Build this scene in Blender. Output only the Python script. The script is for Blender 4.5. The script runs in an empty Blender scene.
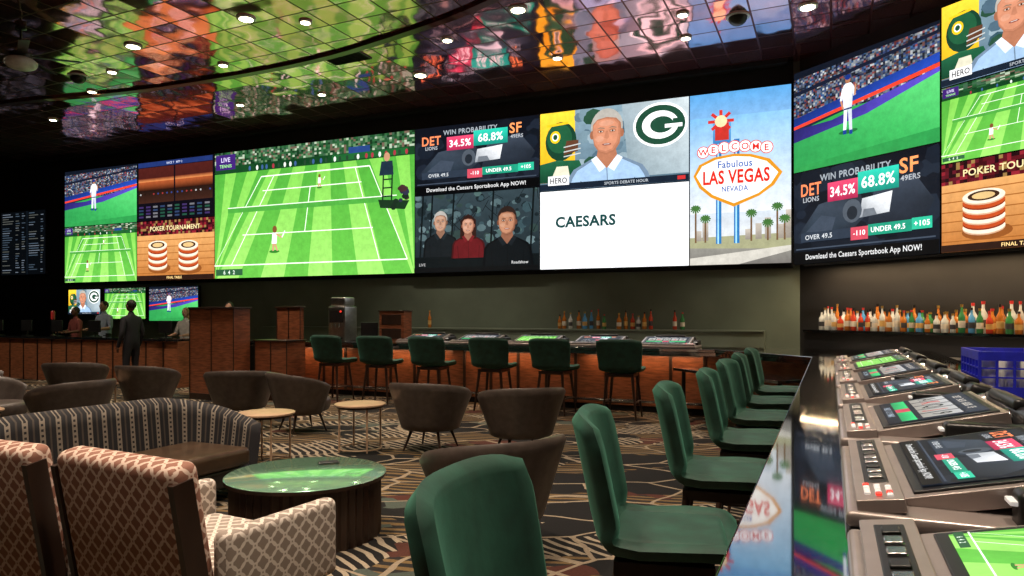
import bpy, bmesh, math, random
import numpy as np
from mathutils import Vector, Matrix, Euler
random.seed(3)
scene = bpy.context.scene
COL = scene.collection
rad = math.radians

# ------------------------------------------------------------------ colour
def hx(s):
    s = s.lstrip('#')
    o = []
    for i in (0, 2, 4):
        c = int(s[i:i+2], 16)/255
        o.append(c/12.92 if c <= .04045 else ((c+.055)/1.055)**2.4)
    return (o[0], o[1], o[2], 1)

# ------------------------------------------------------------------ materials
def nmat(name):
    m = bpy.data.materials.new(name); m.use_nodes = True
    nt = m.node_tree
    return m, nt, nt.nodes['Principled BSDF']

def pm(name, col, rough=.5, metal=0., var=.15, scale=12., bump=0., coat=0., emis=None, es=0., sheen=0., stretch=None, trans=0., ior=None):
    m, nt, b = nmat(name)
    if isinstance(col, str): col = hx(col)
    tc = nt.nodes.new('ShaderNodeTexCoord'); mp = nt.nodes.new('ShaderNodeMapping')
    nt.links.new(tc.outputs['Object'], mp.inputs[0])
    if stretch: mp.inputs['Scale'].default_value = stretch
    n = nt.nodes.new('ShaderNodeTexNoise'); n.inputs['Scale'].default_value = scale; n.inputs['Detail'].default_value = 4
    nt.links.new(mp.outputs[0], n.inputs['Vector'])
    r = nt.nodes.new('ShaderNodeValToRGB')
    r.color_ramp.elements[0].position = .3; r.color_ramp.elements[1].position = .7
    r.color_ramp.elements[0].color = tuple(max(0, c*(1-var)) for c in col[:3])+(1,)
    r.color_ramp.elements[1].color = tuple(min(1, c*(1+var)) for c in col[:3])+(1,)
    nt.links.new(n.outputs['Fac'], r.inputs[0]); nt.links.new(r.outputs[0], b.inputs['Base Color'])
    b.inputs['Roughness'].default_value = rough; b.inputs['Metallic'].default_value = metal
    if ior: b.inputs['IOR'].default_value = ior
    if coat: b.inputs['Coat Weight'].default_value = coat; b.inputs['Coat Roughness'].default_value = .06
    if sheen: b.inputs['Sheen Weight'].default_value = sheen
    if emis:
        b.inputs['Emission Color'].default_value = hx(emis) if isinstance(emis, str) else emis
        b.inputs['Emission Strength'].default_value = es
    if trans: b.inputs['Transmission Weight'].default_value = trans
    if bump:
        bp = nt.nodes.new('ShaderNodeBump'); bp.inputs['Strength'].default_value = bump; bp.inputs['Distance'].default_value = .01
        nt.links.new(n.outputs['Fac'], bp.inputs['Height']); nt.links.new(bp.outputs[0], b.inputs['Normal'])
    return m

class NT:
    def __init__(s, nt): s.nt = nt
    def n(s, t, **k):
        x = s.nt.nodes.new(t)
        for a, v in k.items(): setattr(x, a, v)
        return x
    def l(s, a, b): s.nt.links.new(a, b)
    def math(s, op, a, b=None, c=None):
        x = s.n('ShaderNodeMath', operation=op)
        for i, v in enumerate((a, b, c)):
            if v is None: continue
            if isinstance(v, (int, float)): x.inputs[i].default_value = v
            else: s.l(v, x.inputs[i])
        return x.outputs[0]
    def mix(s, f, a, b):
        x = s.n('ShaderNodeMix', data_type='RGBA')
        if isinstance(f, (int, float)): x.inputs[0].default_value = f
        else: s.l(f, x.inputs[0])
        for i, v in ((6, a), (7, b)):
            if isinstance(v, tuple): x.inputs[i].default_value = v
            else: s.l(v, x.inputs[i])
        return x.outputs[2]

# screen emission from painted polygons
M_SCR, nt, b = nmat('led_screen_pixels'); t = NT(nt)
at = t.n('ShaderNodeAttribute'); at.attribute_name = 'Col'
tc = t.n('ShaderNodeTexCoord'); n1 = t.n('ShaderNodeTexNoise'); n1.inputs['Scale'].default_value = 5; n1.inputs['Detail'].default_value = 8; n1.inputs['Roughness'].default_value = .75
t.l(tc.outputs['Object'], n1.inputs['Vector'])
k = t.math('MULTIPLY_ADD', n1.outputs['Fac'], .9, .55)
vm = t.n('ShaderNodeVectorMath', operation='SCALE'); t.l(at.outputs['Color'], vm.inputs[0]); t.l(k, vm.inputs['Scale'])
b.inputs['Base Color'].default_value = (.01, .01, .01, 1); b.inputs['Roughness'].default_value = .5
b.inputs['Specular IOR Level'].default_value = .1
t.l(vm.outputs[0], b.inputs['Emission Color']); b.inputs['Emission Strength'].default_value = 1.5

M_BLACK = pm('black_plastic', (.012, .012, .013, 1), .35)
M_BLACKM = pm('matte_black', (.012, .012, .013, 1), .8)
M_GRAN = pm('black_granite', (.010, .011, .013, 1), .035, var=.9, scale=60, ior=2.4, coat=.8)
M_WOOD = pm('walnut_wood', (.23, .075, .034, 1), .3, var=.45, scale=3, stretch=(2, 2, 14), coat=.3)
M_WOODH = pm('oak_wood_panel', (.28, .10, .045, 1), .35, var=.4, scale=3, stretch=(2, 2, 12), coat=.2)
M_DWOOD = pm('dark_wood', (.03, .015, .010, 1), .35, var=.4, scale=6, stretch=(1, 1, .2))
M_LWOOD = pm('light_wood', (.52, .34, .22, 1), .35, var=.12, scale=8)
M_GREEN = pm('green_velvet', (.007, .043, .028, 1), .7, var=.4, scale=11, bump=.2, sheen=.25)
M_GREEN.node_tree.nodes['Principled BSDF'].inputs['Sheen Tint'].default_value = (.2, .7, .5, 1)
M_BROWN = pm('taupe_leather', (.085, .066, .057, 1), .4, var=.2, scale=14, bump=.1)
M_LEATH = pm('brown_seat_leather', (.055, .032, .018, 1), .3, var=.3, scale=8, bump=.1)
M_CHROME = pm('brushed_chrome', (.6, .6, .6, 1), .22, 1., var=.05)
M_CHAMP = pm('champagne_metal', (.42, .36, .34, 1), .3, .5, var=.06)
M_WALLG = pm('green_grey_wall', (.15, .19, .15, 1), .45, var=.12, scale=1.5)
M_WALLK = pm('black_wall', (.02, .02, .022, 1), .5, var=.2, scale=2)
M_WALLD = pm('dark_navy_wall', (.012, .016, .026, 1), .7, var=.2, scale=2)
M_WHITE = pm('white_glass', (.8, .8, .78, 1), .3)
M_LAMP = pm('lamp_glow', (.9, .8, .6, 1), .4, emis=(1, .82, .55, 1), es=22)
M_REDL = pm('red_button', (.6, .03, .02, 1), .3, emis=(1, .05, .03, 1), es=1.0)
M_WHL = pm('lit_button', (.8, .8, .8, 1), .3, emis=(1, .95, .9, 1), es=.3)
M_BLUE = pm('blue_plastic', (.04, .05, .85, 1), .35)
M_BRONZE = pm('bronze_trim', (.11, .03, .02, 1), .3, .7)
M_STEEL = pm('stainless_steel', (.5, .5, .48, 1), .3, 1.)
M_SKIN = pm('skin', (.52, .29, .19, 1), .5, var=.08)
M_SKIND = pm('skin_dark', (.16, .075, .045, 1), .5, var=.08)
M_EYE = pm('eye_dark', (.02, .015, .012, 1), .2)
M_GTOP = pm('green_reflection_glass_top', (.42, .80, .56, 1), .12, .7, var=.03, coat=.6)  # green tint in the base colour imitates the reflected tennis court

# carpet
M_CARPET, nt, b = nmat('patterned_carpet'); t = NT(nt)
tc = t.n('ShaderNodeTexCoord'); mp = t.n('ShaderNodeMapping'); mp.inputs['Rotation'].default_value = (0, 0, rad(-24.5)); mp.inputs['Scale'].default_value = (.8, 1.3, 1)
t.l(tc.outputs['Object'], mp.inputs[0])
nz = t.n('ShaderNodeTexNoise'); nz.inputs['Scale'].default_value = 1.3; t.l(mp.outputs[0], nz.inputs['Vector'])
va = t.n('ShaderNodeVectorMath', operation='ADD'); vs = t.n('ShaderNodeVectorMath', operation='SCALE'); vs.inputs['Scale'].default_value = .25
t.l(nz.outputs['Color'], vs.inputs[0]); t.l(mp.outputs[0], va.inputs[0]); t.l(vs.outputs[0], va.inputs[1])
vo = t.n('ShaderNodeTexVoronoi', distance='CHEBYCHEV'); vo.inputs['Scale'].default_value = 2.0; t.l(va.outputs[0], vo.inputs['Vector'])
sep = t.n('ShaderNodeSeparateColor'); t.l(vo.outputs['Color'], sep.inputs[0])
def wave(dirn, sc, ph):
    wv = t.n('ShaderNodeTexWave'); wv.bands_direction = dirn; wv.inputs['Scale'].default_value = sc; wv.inputs['Distortion'].default_value = .8; wv.inputs['Phase Offset'].default_value = ph
    t.l(va.outputs[0], wv.inputs['Vector']); return wv.outputs['Fac']
BG0 = (.016, .015, .015, 1)
st = t.math('GREATER_THAN', wave('X', 3.8, 0), .66)
st2 = t.math('GREATER_THAN', wave('DIAGONAL', 3.2, 2), .60)
c1 = t.mix(st, BG0, (.44, .36, .26, 1))
c1b = t.mix(st2, (.030, .027, .026, 1), (.22, .14, .06, 1))
c2 = t.mix(t.math('GREATER_THAN', sep.outputs[0], .58), BG0, c1)
c2 = t.mix(t.math('GREATER_THAN', sep.outputs[2], .64), c2, c1b)
c3 = t.mix(t.math('GREATER_THAN', sep.outputs[1], .90), c2, (.09, .11, .09, 1))
c3 = t.mix(t.math('LESS_THAN', sep.outputs[1], .06), c3, (.10, .035, .025, 1))
vo2 = t.n('ShaderNodeTexVoronoi', feature='DISTANCE_TO_EDGE'); vo2.inputs['Scale'].default_value = 1.4; t.l(va.outputs[0], vo2.inputs['Vector'])
ed = t.math('LESS_THAN', vo2.outputs['Distance'], .020)
c4 = t.mix(ed, c3, (.38, .30, .21, 1))
n2 = t.n('ShaderNodeTexNoise'); n2.inputs['Scale'].default_value = 60
c5 = t.n('ShaderNodeMix', data_type='RGBA', blend_type='MULTIPLY'); c5.inputs[0].default_value = .6
t.l(c4, c5.inputs[6]); t.l(n2.outputs['Fac'], c5.inputs[7]); t.l(tc.outputs['Object'], n2.inputs['Vector'])
t.l(c5.outputs[2], b.inputs['Base Color']); b.inputs['Roughness'].default_value = .9; b.inputs['Specular IOR Level'].default_value = .15

# mirrored ceiling tiles
M_CEIL, nt, b = nmat('mirrored_copper_tiles'); t = NT(nt)
tc = t.n('ShaderNodeTexCoord'); mp = t.n('ShaderNodeMapping'); mp.inputs['Rotation'].default_value = (0, 0, rad(24.5)); mp.inputs['Scale'].default_value = (1/.62,)*3
t.l(tc.outputs['Object'], mp.inputs[0])
fl = t.n('ShaderNodeVectorMath', operation='FLOOR'); fr = t.n('ShaderNodeVectorMath', operation='FRACTION')
t.l(mp.outputs[0], fl.inputs[0]); t.l(mp.outputs[0], fr.inputs[0])
wn = t.n('ShaderNodeTexWhiteNoise'); t.l(fl.outputs[0], wn.inputs['Vector'])
sx = t.n('ShaderNodeSeparateXYZ'); t.l(fr.outputs[0], sx.inputs[0])
def edge(o):
    a = t.math('SUBTRACT', o, .5); a = t.math('ABSOLUTE', a); return t.math('GREATER_THAN', a, .474)
g = t.math('MAXIMUM', edge(sx.outputs[0]), edge(sx.outputs[1]))
sb = t.n('ShaderNodeVectorMath', operation='SUBTRACT'); sb.inputs[1].default_value = (.5, .5, .5); t.l(wn.outputs['Color'], sb.inputs[0])
sc = t.n('ShaderNodeVectorMath', operation='SCALE'); sc.inputs['Scale'].default_value = .065; t.l(sb.outputs[0], sc.inputs[0])
ns = t.n('ShaderNodeTexNoise'); ns.inputs['Scale'].default_value = 1.2; ns.inputs['Detail'].default_value = 1; t.l(mp.outputs[0], ns.inputs['Vector'])
sb2 = t.n('ShaderNodeVectorMath', operation='SUBTRACT'); sb2.inputs[1].default_value = (.5, .5, .5); t.l(ns.outputs['Color'], sb2.inputs[0])
sc2 = t.n('ShaderNodeVectorMath', operation='SCALE'); sc2.inputs['Scale'].default_value = .13; t.l(sb2.outputs[0], sc2.inputs[0])
ge = t.n('ShaderNodeNewGeometry')
a1 = t.n('ShaderNodeVectorMath', operation='ADD'); a2 = t.n('ShaderNodeVectorMath', operation='ADD'); nn = t.n('ShaderNodeVectorMath', operation='NORMALIZE')
t.l(ge.outputs['Normal'], a1.inputs[0]); t.l(sc.outputs[0], a1.inputs[1]); t.l(a1.outputs[0], a2.inputs[0]); t.l(sc2.outputs[0], a2.inputs[1]); t.l(a2.outputs[0], nn.inputs[0])
t.l(nn.outputs[0], b.inputs['Normal'])
cc = t.mix(wn.outputs['Value'], (.74, .25, .27, 1), (1.0, .54, .57, 1))
cc = t.mix(g, cc, (.12, .025, .018, 1))
t.l(cc, b.inputs['Base Color']); b.inputs['Metallic'].default_value = .94
rr = t.math('MULTIPLY_ADD', g, .35, .08); t.l(rr, b.inputs['Roughness'])

# striped sofa fabric (UV)
M_STRIPE, nt, b = nmat('striped_sofa_fabric'); t = NT(nt)
tc = t.n('ShaderNodeTexCoord'); sx = t.n('ShaderNodeSeparateXYZ'); t.l(tc.outputs['UV'], sx.inputs[0])
f1 = t.math('FRACT', t.math('MULTIPLY', sx.outputs[0], 8.0))
s1 = t.math('GREATER_THAN', f1, .66)
f2 = t.math('FRACT', t.math('MULTIPLY', sx.outputs[1], 24.0)); s2 = t.math('GREATER_THAN', f2, .45)
f3 = t.math('FRACT', t.math('MULTIPLY', sx.outputs[0], 32.0)); s3 = t.math('GREATER_THAN', f3, .6)
dash = t.math('MULTIPLY', s1, t.math('MAXIMUM', s2, s3))
s4 = t.math('LESS_THAN', t.math('ABSOLUTE', t.math('SUBTRACT', f1, .32)), .06)
c = t.mix(dash, (.014, .013, .016, 1), (.24, .20, .16, 1)); c = t.mix(s4, c, (.07, .055, .045, 1))
t.l(c, b.inputs['Base Color']); b.inputs['Roughness'].default_value = .8

def pattern_mat(name, base, line, N):
    m, nt, b = nmat(name); t = NT(nt)
    tc = t.n('ShaderNodeTexCoord'); mp = t.n('ShaderNodeMapping'); mp.inputs['Scale'].default_value = (N, N, N)
    t.l(tc.outputs['UV'], mp.inputs[0])
    def rings(off):
        m2 = t.n('ShaderNodeMapping'); m2.inputs['Location'].default_value = (off, off, 0); t.l(mp.outputs[0], m2.inputs[0])
        s = t.n('ShaderNodeSeparateXYZ'); t.l(m2.outputs[0], s.inputs[0])
        x = t.math('SUBTRACT', t.math('FRACT', s.outputs[0]), .5); y = t.math('SUBTRACT', t.math('FRACT', s.outputs[1]), .5)
        d = t.math('SQRT', t.math('ADD', t.math('MULTIPLY', x, x), t.math('MULTIPLY', y, y)))
        return t.math('LESS_THAN', t.math('ABSOLUTE', t.math('SUBTRACT', d, .40)), .055)
    r = t.math('MAXIMUM', rings(0), rings(.5))
    c = t.mix(r, base, line)
    t.l(c, b.inputs['Base Color']); b.inputs['Roughness'].default_value = .8
    return m
M_PATB = pattern_mat('salmon_ring_fabric', (.28, .125, .085, 1), (.66, .50, .41, 1), 11)
M_PATA = pattern_mat('ivory_ring_fabric', (.30, .24, .20, 1), (.70, .62, .55, 1), 11)

# ------------------------------------------------------------------ mesh builder
class MB:
    def __init__(s): s.v = []; s.f = []; s.m = []; s.u = []; s.mats = []
    def mi(s, mat):
        if mat not in s.mats: s.mats.append(mat)
        return s.mats.index(mat)
    def add(s, vs, fs, mat, M=None, uvs=None):
        o = len(s.v)
        vs = [Vector(p) for p in vs]
        if M is not None: vs = [M @ p for p in vs]
        s.v += vs
        for i, f in enumerate(fs):
            s.f.append([o+j for j in f]); s.m.append(s.mi(mat[i]) if isinstance(mat, list) else s.mi(mat))
            s.u.append([uvs[j] for j in f] if uvs else None)
    def box(s, c, sz, mat, rot=(0, 0, 0), taper=1.):
        x, y, z = (k/2 for k in sz); v = []
        for zz in (-z, z):
            k = taper if zz < 0 else 1
            for a, b2 in ((-x, -y), (x, -y), (x, y), (-x, y)): v.append((a*k, b2*k, zz))
        M = Matrix.Translation(c) @ Euler(rot).to_matrix().to_4x4()
        s.add(v, [(3, 2, 1, 0), (4, 5, 6, 7), (0, 1, 5, 4), (1, 2, 6, 5), (2, 3, 7, 6), (3, 0, 4, 7)], mat, M)
    def rbox(s, c, sz, r, mat, rot=(0, 0, 0)):
        h = [k/2 for k in sz]; r = min([r]+[k*.999 for k in h])
        M = Matrix.Translation(c) @ Euler(rot).to_matrix().to_4x4()
        def smp(k):
            return [-k, -k+r*.25, -k+r*.6, -k+r, k-r, k-r*.6, k-r*.25, k]
        for ax in range(3):
            a, b2 = (ax+1) % 3, (ax+2) % 3
            A, B2 = smp(h[a]), smp(h[b2])
            for sg in (-1, 1):
                vs = []
                for p in A:
                    for q in B2:
                        P = [0, 0, 0]; P[ax] = sg*h[ax]; P[a] = p; P[b2] = q
                        I = [max(-(h[k]-r), min(h[k]-r, P[k])) for k in range(3)]
                        d = Vector(P)-Vector(I)
                        if d.length > 1e-9: P = Vector(I)+d.normalized()*r
                        vs.append(Vector(P))
                fs = []
                n = 8
                for i in range(n-1):
                    for j in range(n-1):
                        q = (i*n+j, (i+1)*n+j, (i+1)*n+j+1, i*n+j+1)
                        fs.append(q if sg > 0 else q[::-1])
                s.add(vs, fs, mat, M)
    def cyl(s, p0, p1, r0, r1, mat, n=10):
        p0, p1 = Vector(p0), Vector(p1); d = (p1-p0); q = d.to_track_quat('Z', 'Y').to_matrix()
        v = []
        for p, r in ((p0, r0), (p1, r1)):
            for i in range(n):
                a = 2*math.pi*i/n; v.append(p+q @ Vector((r*math.cos(a), r*math.sin(a), 0)))
        f = [(i, (i+1) % n, n+(i+1) % n, n+i) for i in range(n)]+[tuple(range(n))[::-1], tuple(range(n, 2*n))]
        s.add(v, f, mat)
    def lathe(s, prof, c, mat, n=16, flute=0., M=None):
        v = []; f = []
        for (r, z) in prof:
            for i in range(n):
                a = 2*math.pi*i/n; rr = r*(1-(flute if i % 2 else 0))
                v.append((c[0]+rr*math.cos(a), c[1]+rr*math.sin(a), c[2]+z))
        for k in range(len(prof)-1):
            for i in range(n):
                f.append((k*n+i, k*n+(i+1) % n, (k+1)*n+(i+1) % n, (k+1)*n+i))
        f.append(tuple(range(n))[::-1]); f.append(tuple((len(prof)-1)*n+i for i in range(n)))
        mm = mat
        if isinstance(mat, list): mm = [mat[k] for k in range(len(prof)-1) for i in range(n)]+[mat[0], mat[-1]]
        s.add(v, f, mm, M)
    def ell(s, c, r, mat, nu=14, nv=10, zmin=-1, M=None):
        v = []; f = []
        for j in range(nv+1):
            ph = math.pi*j/nv
            for i in range(nu):
                a = 2*math.pi*i/nu
                v.append((c[0]+r[0]*math.sin(ph)*math.cos(a), c[1]+r[1]*math.sin(ph)*math.sin(a), c[2]+r[2]*max(zmin, math.cos(ph))))
        for j in range(nv):
            for i in range(nu):
                f.append((j*nu+i, (j+1)*nu+i, (j+1)*nu+(i+1) % nu, j*nu+(i+1) % nu))
        s.add(v, f, mat, M)
    def prism(s, pts, z0, z1, mat):
        n = len(pts)
        area = sum(pts[i][0]*pts[(i+1) % n][1]-pts[(i+1) % n][0]*pts[i][1] for i in range(n))
        if area < 0: pts = pts[::-1]
        v = [(p[0], p[1], z0) for p in pts]+[(p[0], p[1], z1) for p in pts]
        s.add(v, [tuple(range(n))[::-1], tuple(range(n, 2*n))]+[(i, (i+1) % n, n+(i+1) % n, n+i) for i in range(n)], mat)
    def shell(s, fn, nu, nv, th, mat, us=1., vs_=1.):
        P = np.array([[fn(i/nu, j/nv) for j in range(nv+1)] for i in range(nu+1)], float)
        du = np.gradient(P, axis=0); dv = np.gradient(P, axis=1)
        N = np.cross(du, dv); N /= (np.linalg.norm(N, axis=2, keepdims=True)+1e-9)
        O = P+N*th/2; I = P-N*th/2
        W = nv+1
        verts = [tuple(p) for p in O.reshape(-1, 3)]+[tuple(p) for p in I.reshape(-1, 3)]
        uv = [((i/nu)*us, (j/nv)*vs_) for i in range(nu+1) for j in range(nv+1)]; uv = uv+uv
        nO = (nu+1)*W
        fs = []
        for i in range(nu):
            for j in range(nv):
                a = (i*W+j, (i+1)*W+j, (i+1)*W+j+1, i*W+j+1)
                fs.append(a); fs.append(tuple(nO+k for k in a[::-1]))
        ring = [(i, 0) for i in range(nu)]+[(nu, j) for j in range(nv)]+[(i, nv) for i in range(nu, 0, -1)]+[(0, j) for j in range(nv, 0, -1)]
        mids = []
        for (i, j) in ring:
            out = np.zeros(3)
            if i == 0: out -= du[i, j]/(np.linalg.norm(du[i, j])+1e-9)
            if i == nu: out += du[i, j]/(np.linalg.norm(du[i, j])+1e-9)
            if j == 0: out -= dv[i, j]/(np.linalg.norm(dv[i, j])+1e-9)
            if j == nv: out += dv[i, j]/(np.linalg.norm(dv[i, j])+1e-9)
            out /= (np.linalg.norm(out)+1e-9)
            mids.append(len(verts)); verts.append(tuple(P[i, j]+out*th*.45)); uv.append(uv[i*W+j])
        L = len(ring)
        for k in range(L):
            i0, j0 = ring[k]; i1, j1 = ring[(k+1) % L]
            a, b2 = i0*W+j0, i1*W+j1; m0, m1 = mids[k], mids[(k+1) % L]
            fs.append((a, m0, m1, b2)); fs.append((m0, nO+a, nO+b2, m1))
        s.add(verts, fs, mat, None, uv)
    def mesh(s, name, merge=True, smooth=True, ang=38):
        me = bpy.data.meshes.new(name)
        me.from_pydata([tuple(p) for p in s.v], [], s.f)
        for m in s.mats: me.materials.append(m)
        me.polygons.foreach_set('material_index', s.m)
        uvl = me.uv_layers.new(name='UVMap')
        for p, uv in zip(me.polygons, s.u):
            if uv is None:
                n = p.normal; ax = max(range(3), key=lambda k: abs(n[k]))
                for li in p.loop_indices:
                    co = me.vertices[me.loops[li].vertex_index].co
                    uvl.data[li].uv = (co[1], co[2]) if ax == 0 else ((co[0], co[2]) if ax == 1 else (co[0], co[1]))
            else:
                for k, li in enumerate(p.loop_indices): uvl.data[li].uv = uv[k]
        if merge:
            bm = bmesh.new(); bm.from_mesh(me); bmesh.ops.remove_doubles(bm, verts=bm.verts, dist=1e-5)
            bmesh.ops.recalc_face_normals(bm, faces=bm.faces); bm.to_mesh(me); bm.free()
        if smooth:
            me.polygons.foreach_set('use_smooth', [True]*len(me.polygons))
            try: me.set_sharp_from_angle(angle=rad(ang))
            except Exception: pass
        me.update()
        return me
    def build(s, name, loc=(0, 0, 0), rz=0., bevel=0., **k):
        return inst(name, s.mesh(name, **k), loc, rz, bevel)

def inst(name, me, loc=(0, 0, 0), rz=0., bevel=0.):
    o = bpy.data.objects.new(name, me); COL.objects.link(o); o.location = loc; o.rotation_euler = (0, 0, rz)
    if bevel:
        m = o.modifiers.new('bevel', 'BEVEL'); m.width = bevel; m.segments = 2; m.limit_method = 'ANGLE'; m.angle_limit = rad(60)
    return o

# ------------------------------------------------------------------ painted screens
_tc = {}
def text_mesh(txt, bold=.018):
    if (txt, bold) in _tc: return _tc[(txt, bold)]
    cu = bpy.data.curves.new('t', 'FONT'); cu.body = txt; cu.resolution_u = 3; cu.align_x = 'CENTER'; cu.offset = bold
    if bold: cu.space_character = 1.06
    ob = bpy.data.objects.new('t', cu); COL.objects.link(ob)
    dg = bpy.context.evaluated_depsgraph_get(); me = ob.evaluated_get(dg).to_mesh()
    v = [(p.co.x, p.co.y) for p in me.vertices]; f = [tuple(p.vertices) for p in me.polygons]
    ob.evaluated_get(dg).to_mesh_clear(); bpy.data.objects.remove(ob); bpy.data.curves.remove(cu)
    xs = [p[0] for p in v]; cx = (min(xs)+max(xs))/2
    v = [((x-cx)/.7, y/.7) for x, y in v]; wd = (max(xs)-min(xs))/.7
    _tc[(txt, bold)] = (v, f, wd); return _tc[(txt, bold)]

class Canvas:
    def __init__(s, w, h, body=.10, step=.0004):
        s.w, s.h = w, h; s.v = []; s.f = []; s.c = []; s.m = []; s.k = 1; s.step = step
        b = .008 if body else 0
        if body:
            x0, x1, z0, z1 = 0, w, 0, h
            s.v += [(x0, 0, z0), (x1, 0, z0), (x1, 0, z1), (x0, 0, z1), (x0, body, z0), (x1, body, z0), (x1, body, z1), (x0, body, z1)]
            for f in ((0, 1, 2, 3), (5, 4, 7, 6), (0, 4, 5, 1), (1, 5, 6, 2), (2, 6, 7, 3), (3, 7, 4, 0)):
                s.f.append(f); s.c.append([(0, 0, 0, 1)]*4); s.m.append(0)
        s.x0 = b; s.W = w-2*b; s.H = h-2*b
    def P(s, x, y):
        x = max(0, min(1, x)); y = max(0, min(1, y))
        return (s.x0+x*s.W, -s.step*s.k-.001, s.x0+y*s.H)
    def poly(s, pts, c, cols=None, same=False):
        o = len(s.v)
        s.v += [s.P(*p) for p in pts]; s.f.append(tuple(range(o, o+len(pts)))); s.m.append(1)
        s.c.append([hx(k) for k in cols] if cols else [hx(c) if isinstance(c, str) else c]*len(pts))
        if not same: s.k += 1
    def rect(s, x0, y0, x1, y1, c, c2=None, same=False):
        s.poly([(x0, y0), (x1, y0), (x1, y1), (x0, y1)], c, [c, c, c2, c2] if c2 else None, same)
    def ell(s, cx, cy, rx, ry, c, n=20, a0=0, a1=360):
        k = s.h/s.w
        s.poly([(cx+rx*k*math.cos(rad(a0+(a1-a0)*i/n)), cy+ry*math.sin(rad(a0+(a1-a0)*i/n))) for i in range(n+(0 if a1-a0 == 360 else 1))], c)
    def line(s, x0, y0, x1, y1, wd, c):
        a = s.w/s.h; dx, dy = (x1-x0)*a, y1-y0; L = math.hypot(dx, dy)+1e-9; nx, ny = -dy/L*wd/2, dx/L*wd/2
        s.poly([(x0+nx/a, y0+ny), (x1+nx/a, y1+ny), (x1-nx/a, y1-ny), (x0-nx/a, y0-ny)], c)
    def text(s, txt, cx, cy, ht, c, maxw=None, rot=0., bold=.018):
        v, f, wd = text_mesh(txt, bold); k = s.h/s.w; sx = ht*k
        if maxw and wd*sx > maxw: sx = maxw/wd
        o = len(s.v)
        for x, y in v:
            s.v.append(s.P(cx+x*sx, cy-ht/2+y*ht+x*sx*rot))
        col = hx(c)
        for q in f: s.f.append(tuple(o+i for i in q)); s.c.append([col]*len(q)); s.m.append(1)
        s.k += 1
    def cells(s, x0, y0, x1, y1, nx, ny, pal, dy=0., dark=0.):
        for i in range(nx):
            for j in range(ny):
                c = random.choice(pal); l = hx(c); q = 1-dark*random.random(); l = (l[0]*q, l[1]*q, l[2]*q, 1)
                a, b2 = x0+(x1-x0)*i/nx, x0+(x1-x0)*(i+1)/nx
                c0, c1 = y0+(y1-y0)*j/ny, y0+(y1-y0)*(j+1)/ny
                s.poly([(a, c0+dy*a), (b2, c0+dy*b2), (b2, c1+dy*b2), (a, c1+dy*a)], l, None, True)
        s.k += 1
    def blobs(s, x0, y0, x1, y1, n, r0, r1, pal):
        for _ in range(n):
            x, y, r = random.uniform(x0, x1), random.uniform(y0, y1), random.uniform(r0, r1)
            s.ell(x, y, r, r*random.uniform(.6, 1), random.choice(pal), 7, random.uniform(-20, 20), random.uniform(-20, 20)+340)
            s.k -= .9
        s.k += 1
    def mesh(s, name):
        me = bpy.data.meshes.new(name); me.from_pydata(s.v, [], s.f)
        me.materials.append(M_BLACK); me.materials.append(M_SCR)
        me.polygons.foreach_set('material_index', s.m)
        ca = me.color_attributes.new('Col', 'FLOAT_COLOR', 'CORNER')
        arr = np.array([c for fc in s.c for c in fc], dtype=np.float32).ravel()
        ca.data.foreach_set('color', arr); me.update(); return me

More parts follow.
